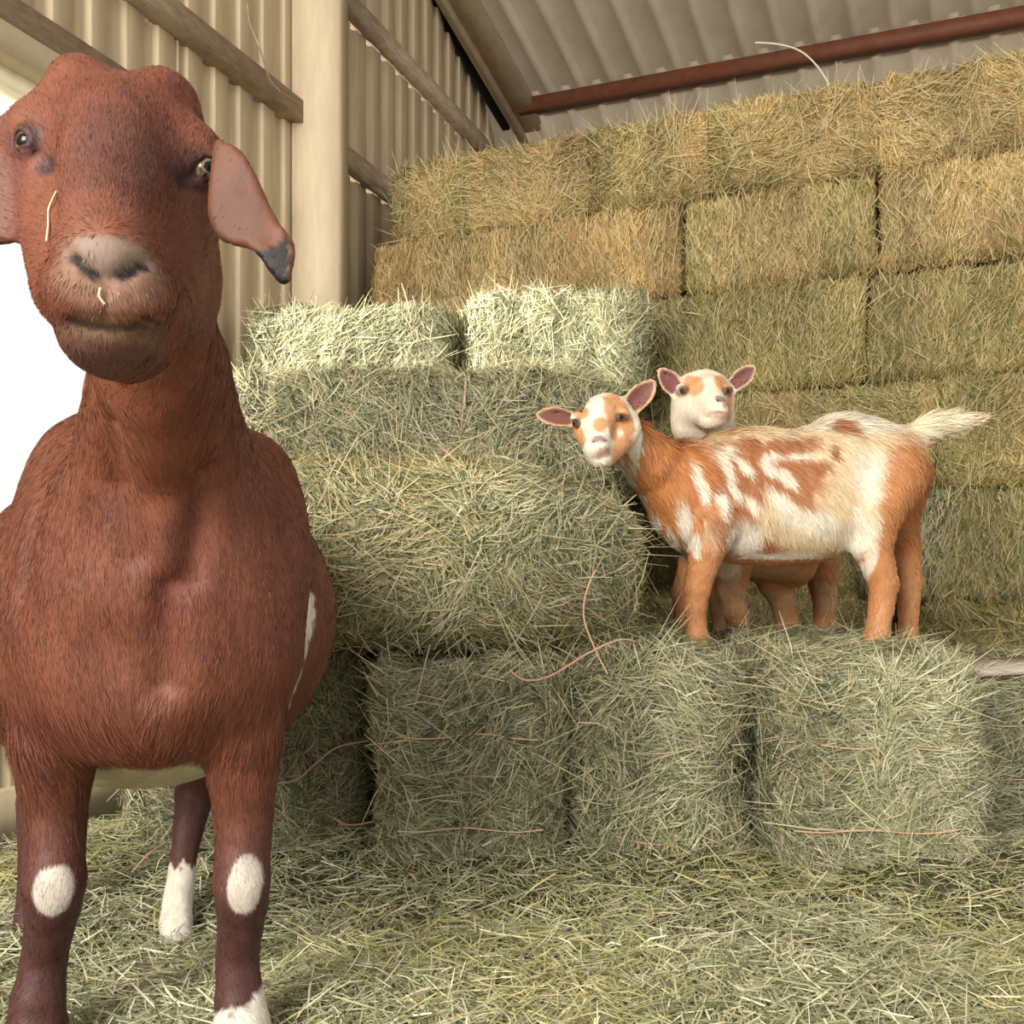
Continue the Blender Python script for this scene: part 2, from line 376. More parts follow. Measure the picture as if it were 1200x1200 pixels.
for ri, (z0, z1, js, pals, vert, sl, nm) in enumerate(rows):
    for k in range(len(js)-1):
        t0, t1 = tpx(js[k]), tpx(js[k+1]); L = t1-t0-.006; dep = .45
        jit = rng.uniform(-.015, .02)
        back = (ri, k) in ((4, 1), (5, 1)); L += .3*back
        c2 = SA+Sv*((t0+t1)/2-.15*back)+Sn*(dep/2+jit+(.62 if (ri, k) in ((4, 1), (5, 1)) else 0))
        hid = ri >= 3 and js[k+1] < 740
        n = int((3000 if hid else 15500)*L)
        bale(place[ri][k], 'bales in the tall back stack', c2[0], c2[1], z0+.004, L, dep, z1-z0-.006, SRZ, pals[k][0], pals[k][1],
             n=n, vert=vert, faces=(1, .45, .5 if k == 0 else .1), strand=(sl, .0042), seed=ri*7+k, flakes=.11 if ri else .16, r=.035 if ri else .05, shag=.022, lumps=.014 if ri else .022)

SLUMP[34] = (.085, .02); SLUMP[33] = (.03, .1)
# sunlit bales and the stepped green bales
bale('bright sunlit hay bale on the left of the pair atop the green stack', 'sunlit bales', -.555, 3.385, 1.16, .68, .36, .30, -.02, PALE, None, n=8000, vert=.5, strand=(.065, .0045), faces=(1, .8, .5), seed=31, shag=.035, lumps=.02, r=.07)
bale('bright sunlit hay bale on the right of the pair, beside the golden stack', 'sunlit bales', .15, 3.40, 1.16, .60, .40, .36, .06, PALE, None, n=8000, vert=.45, strand=(.065, .0045), faces=(1, .8, .8), seed=32, shag=.04, lumps=.02, r=.07)
bale('green hay bale in the step just under the two sunlit bales', 'stepped green bales', -.26, 2.95, .80, 1.14, .46, .35, .0, GREEN, PALE, n=15000, vert=.1, strand=(.075, .0036), faces=(1, .8, .5), seed=33, shag=.03, lumps=.02, r=.07,
     twines=(('v', .12, -.15, .16, 0), ('v', -.02, -.17, .02, 0)))
bale('large green hay bale on the second layer, right behind the brown goat\'s shoulder', 'stepped green bales', -.20, 2.06, .425, .88, .48, .375, .0, GREEN, OLIVE, n=19000, vert=.1, strand=(.06, .0030), faces=(1, .6, .9), seed=34, shag=.022, lumps=.022, r=.075,
     twines=(('v', -.16, -.15, .05, 0),))
# hidden supports under the steps
hb = 'green hay bale inside the stepped stack, hidden behind the front bales'
for (cx, cy, z0, L, D, H, s) in ((-.50, 3.42, .80, .66, .43, .355, 41), (.05, 3.43, .80, .42, .43, .355, 42), (-.26, 2.56, .43, 1.1, .42, .36, 43), (-.26, 3.02, .43, 1.1, .44, .36, 44), (-.26, 3.46, .43, 1.1, .40, .36, 45),
                             (-.26, 2.66, FLOORZ, 1.1, .5, .575, 46), (-.26, 3.20, FLOORZ, 1.1, .5, .575, 47)):
    bale(hb, 'hidden inner bales of the stepped stack', cx, cy, z0, L, D, H, 0, GREEN, None, n=900, seed=s, faces=(1, .6, .6), strand=(.06, .004))
# bottom front row
bale('shaded green hay bale in the bottom row beside the brown goat\'s front leg', 'bottom front bales', -.575, 2.20, 0, .49, .46, .42, .05, GREEN, PALE, n=11000, strand=(.06, .0030), faces=(1, .4, .8), seed=51, shag=.025, lumps=.02, r=.05)
bale('green hay bale in the bottom row with two tight twines, left of the tangled bale', 'bottom front bales', -.082, 2.06, -.03, .365, .62, .45, .0, GREEN, PALE, n=9500, strand=(.05, .0026), faces=(1, .5, .4), seed=52, shag=.015, r=.05,
     twines=(('h', .085, -.13, .13, -.004), ('h', -.085, -.13, .14, .0)))
bale('shaggy tangled green hay bale in the bottom row, under the small goats\' front hooves', 'bottom front bales', .275, 2.10, -.03, .325, .62, .455, .0, GREEN, PALE, n=9500, strand=(.07, .0026), faces=(1, .7, .4), seed=53, shag=.04, lumps=.03, r=.05,
     twines=(('h', .06, -.17, .05, .02), ('h', -.10, -.1, .17, .03)))
bale('neat grey green hay bale with two twines, under the spotted goat\'s hind hooves', 'bottom front bales', .683, 2.03, -.03, .405, .62, .46, .0, PALE, GREEN, n=11500, strand=(.055, .0026), faces=(1, .8, .6), seed=54, shag=.018, r=.07,
     twines=(('h', .07, -.12, .12, .0), ('h', -.08, -.17, .14, .006)))
bale('green hay bale cut by the right edge of the photo, below the grey board', 'bottom front bales', 1.16, 2.25, -.03, .42, .5, .40, .0, GREEN, PALE, n=7000, strand=(.055, .0028), faces=(1, .5, .8), seed=55, shag=.02,
     twines=(('h', .09, -.17, .12, 0), ('h', -.03, -.17, .12, 0)))

# loose hay bed
def bedz(X, Y):
    p = np.stack([X, Y, np.zeros_like(X)], 1)
    z = .015+.018*noise(p, 4)+.008*noise(p, 11)
    e = np.clip((X+1.25-.38*(Y-2.0))/.35, 0, 1); z = z*e + (FLOORZ+.03)*(1-e)*np.clip((Y-1.5)/.5, 0, 1) + z*(1-e)*(1-np.clip((Y-1.5)/.5, 0, 1))
    z += .07*np.exp(-((Y-1.82)/.14)**2)*(.55+.6*noise(p, 2.3, 4))*np.clip((X+.9)/.4, 0, 1)
    return z
gx = np.linspace(-2.2, 2.6, 190); gy = np.linspace(.1, 3.4, 150)
GX, GY = np.meshgrid(gx, gy, indexing='ij'); BV = np.stack([GX.ravel(), GY.ravel(), bedz(GX.ravel(), GY.ravel())], 1)
ii = np.arange(189)[:, None]*150+np.arange(149)[None]; BQ = np.stack([ii, ii+150, ii+151, ii+1], -1).reshape(-1, 4)
inw = lambda X, Y: X > -.75+.382*(Y-4.06)+.07
BQ = BQ[inw(BV[BQ[:, 0], 0], BV[BQ[:, 0], 1])]
n = 125000
Y = 1.0/rng.uniform(1/2.6, 1/.75, n); X = rng.uniform(-.75, .75, n)*Y*1.15
ok = inw(X, Y); X = X[ok]; Y = Y[ok]; n = len(X)
Z = bedz(X, Y)+rng.uniform(-.002, .028, n)*rng.random(n)
pp = np.stack([X, Y, Z], 1); an = rng.uniform(0, 2*math.pi, n)+noise(pp, 5, 8)*2
dr = np.stack([np.cos(an), np.sin(an), rng.normal(0, .24, n)], 1)
nn = unit(np.stack([rng.normal(0, .2, n), rng.normal(-.25, .2, n), np.ones(n)], 1))
SV, SQ = strands(pp, dr, nn, .042*rng.uniform(.5, 2.4, n), .0020*rng.uniform(.5, 1.5, n), rng.uniform(0, .16, n))
sc = pick(PALE, n); m2 = noise(pp, 3, 12)+rng.normal(0, .3, n) > .2; s2 = pick([((.52, .47, .2), .5), ((.42, .40, .17), .3), ((.3, .3, .12), .2)], n); sc[m2] = s2[m2]
bc = np.tile(np.array([.075, .075, .035]), (len(BV), 1))
ob = mkmesh('loose_hay', np.concatenate([BV, SV]), np.concatenate([BQ, SQ+len(BV)]), M_HAY, col=np.concatenate([bc, np.repeat(sc, 6, 0)]))
ob.data.materials.append(M_CORE); mi = np.zeros(len(ob.data.polygons), np.int32); mi[:len(BQ)] = 1; ob.data.polygons.foreach_set('material_index', mi)
meta(ob, 'loose trampled green hay spread over the barn floor', 'loose hay', None, 'stuff')

# loose twines and board
def twine(label, pts, r=.0019):
    V, Q = tube(pts, r); o = mkmesh('twine', V, Q, M_TWINE); meta(o, label, 'twine', None); return o
twine('long loose pink orange twine curling down the large green bale\'s right corner', [P(715, 600, 1.95), P(712, 640, 1.84), P(690, 685, 1.80), P(684, 722, 1.79), P(697, 760, 1.77), P(712, 790, 1.745)])
twine('loose pink orange twine sagging over the seam below the large green bale', [P(597, 785, 1.74), P(615, 797, 1.735), P(645, 792, 1.73), P(690, 765, 1.72), P(725, 750, 1.74), P(745, 752, 1.78)])
twine('short curved twine poking out of the dark gap near the brown goat\'s leg', [P(392, 958, 1.93), P(405, 966, 1.9), P(422, 966, 1.86), P(440, 962, 1.76)])
twine('brown twiggy stem sagging from the shaded bale behind the brown goat\'s front leg', [P(312, 918, 1.9), P(345, 915, 1.9), P(370, 895, 1.9), P(395, 876, 1.9), P(432, 868, 1.83)])
twine('fallen brown stem leaning on the hay behind the brown goat\'s hind leg', [P(155, 1022, 1.72), P(175, 1000, 1.75), P(202, 983, 1.82)])
V, Q = tube([P(972, 100, 3.34), P(958, 78, 3.33), P(938, 60, 3.32), P(912, 52, 3.31), P(885, 50, 3.30)], .0032)
meta(mkmesh('straw', V, Q, M_HAY, col=np.tile(np.array([.7, .66, .5]), (len(V), 1))), 'long pale straw arching up from the top of the back stack against the roof', 'straw')
V, Q = tube([P(290, 4, 3.30), P(293, 28, 3.32), P(304, 55, 3.34), P(316, 92, 3.42), P(334, 112, 3.50), P(349, 122, 3.58)], .0035)
meta(mkmesh('dry_vine', V, Q, M_WOOD), 'thin dry vine hanging down the metal wall across the wooden rail', 'vine')
mb = MB().beam(P(1150, 793, 1.97), np.array([.40, .03, .016]), np.array([-.05, .13, .005]), np.array([0, 0, .013]))
meta(mb.build('wooden_board', M_BOARD), 'grey weathered board lying on hay at the right edge of the photo', 'board')

# ------------------------------------------------------------------ implicit-surface bodies
def ax_norm(v): v = np.asarray(v, float); return v/np.linalg.norm(v)
def cone(a, b, ra, rb, k=.03, sq=None):
    a = np.asarray(a, float); b = np.asarray(b, float); ba = b-a; L2 = ba@ba
    def f(p):
        q = p
        if sq is not None:
            n, s = ax_norm(sq[0]), sq[1]; m = (a+b)/2; q = p+((p-m)@n)[:, None]*(s-1)*n
        h = np.clip(((q-a)@ba)/L2, 0, 1)
        return np.linalg.norm(q-a-h[:, None]*ba, axis=1)-(ra+(rb-ra)*h)
    return f, k
def rotm(rx, ry, rz):
    cx, sx_, cy, sy, cz, sz = math.cos(rx), math.sin(rx), math.cos(ry), math.sin(ry), math.cos(rz), math.sin(rz)
    return (np.array([[cz, -sz, 0], [sz, cz, 0], [0, 0, 1]])@np.array([[cy, 0, sy], [0, 1, 0], [-sy, 0, cy]])@np.array([[1, 0, 0], [0, cx, -sx_], [0, sx_, cx]]))
def ell(c, r, k=.03, rot=None):
    c = np.asarray(c, float); r = np.asarray(r, float); Rm = None if rot is None else rotm(*rot)
    def f(p):
        q = p-c
        if Rm is not None: q = q@Rm
        k0 = np.linalg.norm(q/r, axis=1); k1 = np.linalg.norm(q/(r*r), axis=1)
        return np.where(k0 < 1e-4, -r.min(), k0*(k0-1)/np.maximum(k1, 1e-6))
    return f, k
def join(cs, k, ki=.004):
    def f(p):
        d = cs[0][0](p)
        for c in cs[1:]: d = smin(d, c[0](p), ki)
        return d
    return [(f, k)]
def chain(pts, k=.03):
    return join([cone(pts[i][0], pts[i+1][0], pts[i][1], pts[i+1][1], k) for i in range(len(pts)-1)], k)
def poly_sd(q, poly):
    poly = np.asarray(poly, float); n = len(poly); d = np.full(len(q), 1e9); inside = np.zeros(len(q), bool)
    for i in range(n):
        a = poly[i]; b = poly[(i+1) % n]; e = b-a; w_ = q-a
        h = np.clip((w_@e)/(e@e), 0, 1); d = np.minimum(d, np.sum((w_-h[:, None]*e)**2, 1))
        c = ((a[1] <= q[:, 1]) & (b[1] > q[:, 1]) & (e[0]*w_[:, 1]-e[1]*w_[:, 0] > 0)) | ((b[1] <= q[:, 1]) & (a[1] > q[:, 1]) & (e[0]*w_[:, 1]-e[1]*w_[:, 0] < 0))
        inside ^= c
    d = np.sqrt(d); return np.where(inside, -d, d)
class Sheet:
    """ear: outline in a local plane with thickness and a curved section"""
    def __init__(s, O, X, Y, poly, th, bend):
        s.O = np.asarray(O, float); s.X = ax_norm(X); Y = np.asarray(Y, float); s.Y = ax_norm(Y-(Y@s.X)*s.X); s.N = np.cross(s.X, s.Y)
        # smooth the outline
        p = np.asarray(poly, float)
        for _ in range(2):
            nx = np.roll(p, -1, 0); p = np.stack([.75*p+.25*nx, .25*p+.75*nx], 1).reshape(-1, 2)
        s.poly = p; s.th = th; s.bend = bend
    def local(s, p):
        q = p-s.O; x = q@s.X; y = q@s.Y; n = q@s.N; return x, y, n-s.bend(x, y)
    def __call__(s, p):
        x, y, n = s.local(p); d2 = poly_sd(np.stack([x, y], 1), s.poly)+s.th; dn = np.abs(n)-s.th*.3
        return np.minimum(np.maximum(d2, dn), 0)+np.sqrt(np.maximum(d2, 0)**2+np.maximum(dn, 0)**2)-s.th*.7
def smin(a, b, k):
    if k <= 0: return np.minimum(a, b)
    h = np.maximum(k-np.abs(a-b), 0)/k; return np.minimum(a, b)-h*h*k*.25
def smax(a, b, k): return -smin(-a, -b, k)
def field(p, prims, cuts, sel=None, selc=None):
    d = None
    for i in (sel if sel is not None else range(len(prims))):
        f, k = prims[i]; v = f(p); d = v if d is None else smin(d, v, k)
    for i in (selc if selc is not None else range(len(cuts))):
        f, k = cuts[i]; d = smax(d, -f(p), k)
    return d
def solid(lo, hi, vox, prims, cuts=(), rough=None):
    lo = np.asarray(lo, float); B = 12
    nb = np.ceil((np.asarray(hi)-lo)/vox/B).astype(int); n = nb*B
    G = np.ones(n, np.float32)*9
    bc = np.stack(np.meshgrid(*[np.arange(k) for k in nb], indexing='ij'), -1).reshape(-1, 3)
    cen = lo+(bc*B+B/2)*vox; Rb = vox*B*.5*1.8
    D = np.stack([f(cen) for f, k in prims], 1); ks = np.array([k for f, k in prims]); dm = D.min(1)
    Dc = np.stack([f(cen) for f, k in cuts], 1) if len(cuts) else None
    act = np.abs(dm-0) < Rb*1.9+.02
    if Dc is not None: act |= (np.abs(Dc.min(1)) < Rb*1.5) & (dm < Rb)
    loc = np.stack(np.meshgrid(*[np.arange(B)]*3, indexing='ij'), -1).reshape(-1, 3)*vox
    for j in range(len(bc)):
        b = bc[j]*B
        if act[j]:
            sel = np.nonzero(D[j] < dm[j]+2*Rb+ks)[0]
            selc = np.nonzero(Dc[j] < Rb*1.5+.02)[0] if Dc is not None else []
            p = lo+b*vox+loc; v = field(p, prims, cuts, sel, selc)
            if rough is not None: v = v-rough(p)
            G[b[0]:b[0]+B, b[1]:b[1]+B, b[2]:b[2]+B] = v.reshape(B, B, B)
        elif dm[j] < 0: G[b[0]:b[0]+B, b[1]:b[1]+B, b[2]:b[2]+B] = -9
    # surface nets
    Sg = G < 0
    c8 = [Sg[i:n[0]-1+i, j:n[1]-1+j, k:n[2]-1+k] for i in (0, 1) for j in (0, 1) for k in (0, 1)]
    anyc = np.logical_or.reduce(c8); allc = np.logical_and.reduce(c8); m = anyc & ~allc
    I = np.stack(np.nonzero(m), 1); M = len(I)
    offs = np.array([(i, j, k) for i in (0, 1) for j in (0, 1) for k in (0, 1)])
    Vc = np.stack([G[I[:, 0]+o[0], I[:, 1]+o[1], I[:, 2]+o[2]] for o in offs], 1)
    acc = np.zeros((M, 3)); cnt = np.zeros(M)
    for a in range(8):
        for b in range(a+1, 8):
            if np.abs(offs[a]-offs[b]).sum() != 1: continue
            va, vb = Vc[:, a], Vc[:, b]; x = (va < 0) != (vb < 0); t = np.where(x, va/np.where(x, va-vb, 1), 0)
            acc += np.where(x[:, None], offs[a]+t[:, None]*(offs[b]-offs[a]), 0); cnt += x
    V = lo+(I+acc/cnt[:, None])*vox
    idx = np.full(m.shape, -1, np.int32); idx[I[:, 0], I[:, 1], I[:, 2]] = np.arange(M)
    Qs = []
    for ax in range(3):
        o1, o2 = [(1, 2), (2, 0), (0, 1)][ax]
        sl0 = [slice(1, n[i]-1) for i in range(3)]; sl0[ax] = slice(0, n[ax]-1)
        sl1 = list(sl0); sl1[ax] = slice(1, n[ax])
        s0 = Sg[tuple(sl0)]; s1 = Sg[tuple(sl1)]
        for inv in (False, True):
            e = (s0 & ~s1) if not inv else (~s0 & s1)
            E = np.stack(np.nonzero(e), 1)
            E = E+np.array([sl0[i].start for i in range(3)])
            def g(a, b):
                q = E.copy(); q[:, o1] -= a; q[:, o2] -= b; return idx[q[:, 0], q[:, 1], q[:, 2]]
            q = np.stack([g(1, 1), g(0, 1), g(0, 0), g(1, 0)], 1)
            if inv: q = q[:, ::-1]
            Qs.append(q)
    Q = np.concatenate(Qs); Q = Q[(Q >= 0).all(1)]
    return V, Q
def vnormals(V, Q):
    fn = np.cross(V[Q[:, 2]]-V[Q[:, 0]], V[Q[:, 3]]-V[Q[:, 1]]); N = np.zeros_like(V)
    for i in range(4): np.add.at(N, Q[:, i], fn)
    return unit(N)
def blob(p, c, r, rot=0):
    q = p-np.asarray(c); 
    if rot: c_, s_ = math.cos(rot), math.sin(rot); q = np.stack([q[:, 0]*c_+q[:, 2]*s_, q[:, 1], -q[:, 0]*s_+q[:, 2]*c_], 1)
    return np.linalg.norm(q/np.asarray(r), axis=1)
def paint(col, m, c): m = np.clip(m, 0, 1)[:, None]; return col*(1-m)+np.asarray(c)*m
def soft(x, wd=.12): return np.clip((1-x)/wd+.5, 0, 1)     # inside of a blob value < 1
def fur(name, V, Q, Nn, coat, flow, length, n, wid, lift, parent, keep=None, bend=.1, jit=.18):
    e1 = V[Q[:, 1]]-V[Q[:, 0]]; e2 = V[Q[:, 3]]-V[Q[:, 0]]; A = np.linalg.norm(np.cross(e1, e2), axis=1)
    dens = A.copy()
    cq = V[Q].mean(1)
    if keep is not None: dens = dens*keep(cq)
    # what faces the open side is seen close up; the rest needs fewer hairs
    f = rng.choice(len(Q), n, p=dens/dens.sum()); u, v = rng.random(n), rng.random(n)
    q = Q[f]; wts = np.stack([(1-u)*(1-v), u*(1-v), u*v, (1-u)*v], 1)
    p = (V[q]*wts[:, :, None]).sum(1); nn = unit((Nn[q]*wts[:, :, None]).sum(1))
    d = flow(p, nn)+rng.normal(0, .13, (n, 3)); d = unit(d-nn*np.sum(d*nn, 1, keepdims=True)); d = unit(d+nn*lift)
    L = length(p)*rng.uniform(.6, 1.25, n)
    c = coat(p)*(1+rng.uniform(-jit, jit, (n, 1)))
    cen = p+d*(L*.42)[:, None]
    SV, SQ = strands(cen, d, nn, L, np.full(n, wid)*rng.uniform(.6, 1.2, n), rng.uniform(0, bend, n))
    o = mkmesh(name, SV, SQ, M_FUR, parent, col=np.repeat(c, 6, 0)); meta(o, kind='stuff'); return o
def eyeball(c, r, look, parent, iris=(.15, .11, .055), tilt=0):
    look = ax_norm(look); X = ax_norm(np.cross(look, [0, 0, 1])); Z = np.cross(X, look)
    th = np.linspace(0, math.pi, 49); ph = np.linspace(0, 2*math.pi, 97)[:-1]
    T, H = np.meshgrid(th, ph, indexing='ij'); a = np.sin(T)*np.cos(H); b = np.sin(T)*np.sin(H); z = np.cos(T)
    v = a[..., None]*X+b[..., None]*Z+z[..., None]*look
    Vx = np.asarray(c)+v.reshape(-1, 3)*r
    a, b, z = a.ravel(), b.ravel(), z.ravel(); rad = np.sqrt(a*a+b*b)
    col = np.tile(np.array([.16, .12, .085]), (len(a), 1))
    front = z > 0
    a2, b2 = a*math.cos(tilt)+b*math.sin(tilt), -a*math.sin(tilt)+b*math.cos(tilt)
    col[front & (rad < .74)] = iris; col[front & (rad < .80) & (rad >= .70)] = (.06, .03, .015)
    col[front & ((a2/.56)**2+(b2/.42)**2 < 1)] = (.004, .004, .006)
    i = np.arange(48)[:, None]*96+np.arange(96)[None]; j = np.arange(48)[:, None]*96+(np.arange(96)[None]+1) % 96
    Qe = np.stack([i, i+96, j+96, j], -1).reshape(-1, 4)
    return mkmesh('eye', Vx, Qe, M_EYE, parent, col=col, smooth=True)

# ------------------------------------------------------------------ the big brown goat
def px_r(r, d): return r*d/F
def E_(px, py, d, rx, ry, rz, k=.03, rot=None): return ell(P(px, py, d), (px_r(rx, d), ry, px_r(rz, d)), k, rot)
def C_(a, b, k=.03, sq=None): return cone(P(*a[:3]), P(*b[:3]), px_r(a[3], a[2]), px_r(b[3], b[2]), k, sq)
def CH(pts, k=.03): return join([C_(pts[i], pts[i+1], k) for i in range(len(pts)-1)], k, .006)
def hit(prims, px, py, d0=.45, d1=2.8, cuts=()):
    t = np.arange(d0, d1, .0015); p = np.stack([(px-600)/F*t, t, CAMZ+(HOR-py)/F*t], 1); v = field(p, prims, cuts); i = np.argmax(v < 0)
    return p[i]
big = [
 ell((-.545, 1.46, .520), (.262, .36, .248), .05), ell((-.60, 1.78, .57), (.19, .2, .2), .06),
 ell(P(195, 665, 1.17), (.150, .15, .195), .06),
 E_(155, 570, 1.27, 88, .13, 78, .05),
]
big += CH([(108, 545, 1.24, 52), (88, 640, 1.17, 66), (85, 740, 1.13, 68)], .06) + CH([(285, 570, 1.22, 58), (292, 660, 1.16, 68), (285, 760, 1.13, 66)], .06)
big += [E_(138, 735, 1.10, 74, .07, 115, .07), E_(238, 735, 1.10, 70, .07, 110, .07), E_(178, 825, 1.11, 84, .07, 60, .07)]
big += CH([(165, 330, .86, 72), (188, 430, .95, 76), (195, 530, 1.06, 98), (198, 640, 1.12, 120)], .05)
# neck cords and windpipe
big += CH([(185, 420, .90, 40), (190, 560, 1.02, 42), (196, 660, 1.05, 40)], .03)
legR = [(283, 770, 1.13, 58), (284, 860, 1.13, 46), (286, 955, 1.14, 33), (283, 1030, 1.125, 31), (284, 1058, 1.13, 29), (279, 1120, 1.15, 23.5), (281, 1172, 1.14, 27), (283, 1205, 1.12, 31), (284, 1219, 1.12, 33)]
legL = [(75, 770, 1.13, 60), (64, 865, 1.13, 49), (66, 955, 1.14, 33), (64, 1030, 1.125, 33), (62, 1062, 1.13, 30), (52, 1122, 1.15, 24), (44, 1172, 1.14, 29), (42, 1205, 1.12, 33), (41, 1219, 1.12, 35)]
big += CH(legR, .025)+CH(legL, .025)
big += [E_(284, 1040, 1.112, 26, .025, 34, .02), E_(62, 1043, 1.112, 27, .025, 34, .02)]
big += chain([((-.50, 1.72, .56), .12), ((-.47, 1.60, .40), .085), ((-.515, 1.66, .24), .042), (P(228, 930, 1.66), .033), (P(216, 1000, 1.60), .0215), (P(208, 1060, 1.55), .023), (P(206, 1082, 1.53), .026), (P(207, 1100, 1.51), .027)], .03)
big += chain([((-.72, 1.70, .56), .12), ((-.77, 1.58, .40), .08), ((-.80, 1.60, .24), .042), (P(45, 940, 1.58), .033), (P(38, 1040, 1.52), .0215), (P(30, 1110, 1.46), .023), (P(25, 1138, 1.42), .026)], .03)
# head
hd = [
 ell(P(140, 176, .805), (.068, .075, .058), .03), E_(98, 112, .785, 37, .034, 43, .018), E_(194, 130, .785, 39, .034, 46, .018),
 E_(50, 163, .77, 36, .028, 40, .022), E_(226, 188, .77, 38, .028, 42, .022),
 C_((138, 168, .74, 62), (124, 292, .665, 50), .03), C_((80, 215, .80, 64), (88, 340, .715, 46), .035), C_((198, 235, .80, 62), (168, 345, .715, 48), .035),
 E_(126, 338, .672, 70, .036, 58, .022), E_(124, 300, .652, 46, .022, 34, .015), E_(88, 352, .668, 30, .026, 34, .015), E_(160, 356, .668, 32, .026, 34, .015),
 E_(128, 406, .695, 48, .034, 28, .018), C_((150, 385, .73, 50), (185, 330, .84, 66), .04),
 ]
big += hd
earR = Sheet(P(262, 170, .735), np.array([1., .12, 0]), np.array([0, .1, 1.]),
   [((x-262)*.735/F, (170-y)*.735/F) for x, y in ((252, 158), (264, 168), (288, 182), (304, 210), (317, 240), (332, 272), (350, 296), (353, 322), (345, 352), (333, 352), (316, 331), (300, 305), (284, 301), (262, 292), (246, 275), (243, 245), (246, 200))],
   .0045, lambda x, y: .012*np.sin(np.clip((x+.01)/.05, -1, 1.6)*1.5)+.35*np.maximum(0, -y-.085)*(.5)+2.0*np.maximum(0, x-.035)**2*10)
earL = Sheet(P(20, 150, .745), np.array([1., -.06, 0]), np.array([0, .08, 1.]),
   [((x-20)*.745/F, (150-y)*.745/F) for x, y in ((28, 132), (8, 122), (-20, 128), (-45, 150), (-62, 200), (-60, 255), (-35, 284), (0, 285), (30, 283), (37, 265), (36, 230), (32, 190), (31, 155))],
   .0045, lambda x, y: -.010*np.cos(np.clip((x+.02)/.05, -1.3, 1.3)*1.5))
big += [(earR, .003), (earL, .003)]
look = lambda v: ax_norm(v)
sL, sR = hit(big, 31, 167), hit(big, 243, 198)
lkL, lkR = look((-.42, -1, .02)), look((.55, -1, .05))
RE = .0118
eL = sL-lkL*RE*.42; eR = sR-lkR*RE*.42
def lids(c, lk, tilt, ra=.0108, rb=.0074):
    X = ax_norm(np.cross(lk, [0, 0, 1])); Z = np.cross(X, lk); X2 = X*math.cos(tilt)+Z*math.sin(tilt); Z2 = -X*math.sin(tilt)+Z*math.cos(tilt)
    return lambda p: (np.sqrt(((p-c)@X2/ra)**2+((p-c)@Z2/rb)**2+((p-c)@lk/.016)**2)-1)*rb
cuts = [(lids(eL, lkL, .25), .004), (lids(eR, lkR, -.35), .004)]
big += [(lambda p, c=c: np.abs(np.linalg.norm(p-c, axis=1)-.0128)-.0022, .006) for c in (eL, eR)]
def scut(prims, pts, k=.004, sink=0.0, **kw):
    """groove following the surface: (px, py, radius) points"""
    h = [(hit(prims, x, y, **kw), r) for x, y, r in pts]
    h = [(p+np.array([0, sink, 0]), r) for p, r in h]
    return [(join([cone(h[i][0], h[i+1][0], h[i][1], h[i+1][1]) for i in range(len(h)-1)], k, .001)[0][0], k)]
hb_ = list(big)
cuts += scut(hb_, [(78, 290, .0016), (86, 303, .0034), (98, 315, .0038), (108, 322, .003), (118, 328, .0014)], .005)
cuts += scut(hb_, [(176, 303, .0014), (166, 311, .0026), (154, 316, .0032), (144, 322, .0024), (134, 328, .0014)], .005)
cuts += scut(hb_, [(124, 332, .0012), (124, 350, .0012), (125, 374, .0010)], .006)
cuts += scut(hb_, [(76, 373, .0012), (92, 379, .0015), (112, 383, .0018), (135, 385, .0018), (160, 382, .0018), (178, 375, .0022), (188, 369, .0026)], .005)
cuts += scut(hb_, [(46, 180, .0016), (56, 192, .003), (66, 204, .0016)], .006)+scut(hb_, [(226, 206, .0016), (218, 212, .0025), (211, 220, .0014)], .006)
# chest and shoulder creases
cuts += scut(hb_, [(197, 690, .004), (195, 740, .007), (194, 800, .006)], .035, 0, d0=.6)
cuts += scut(hb_, [(128, 500, .004), (142, 570, .007), (160, 650, .004)], .03, 0, d0=.6)+scut(hb_, [(243, 560, .004), (232, 620, .007), (226, 680, .004)], .03, 0, d0=.6)
cuts += scut(hb_, [(24, 700, .003), (32, 640, .005), (50, 575, .004)], .02, 0, d0=.6)
def rgh(p): b = (p[:, 1] > .88); return (.0012*noise(p*np.array([1, 1, .5]), 38, 3)+.004*noise(p, 11, 6)*(p[:, 2] > .35))*b+.0010*noise(p, 60, 2)*~b
VB, QB = solid((-1.06, .60, -.02), (-.14, 2.02, 1.22), .0036, big, cuts, rgh)
NB = vnormals(VB, QB)
def K(px, py, d, rx, ry, rz):
    q = hit(big, px, py); return (q, (px_r(rx, q[1]), ry, px_r(rz, q[1])))
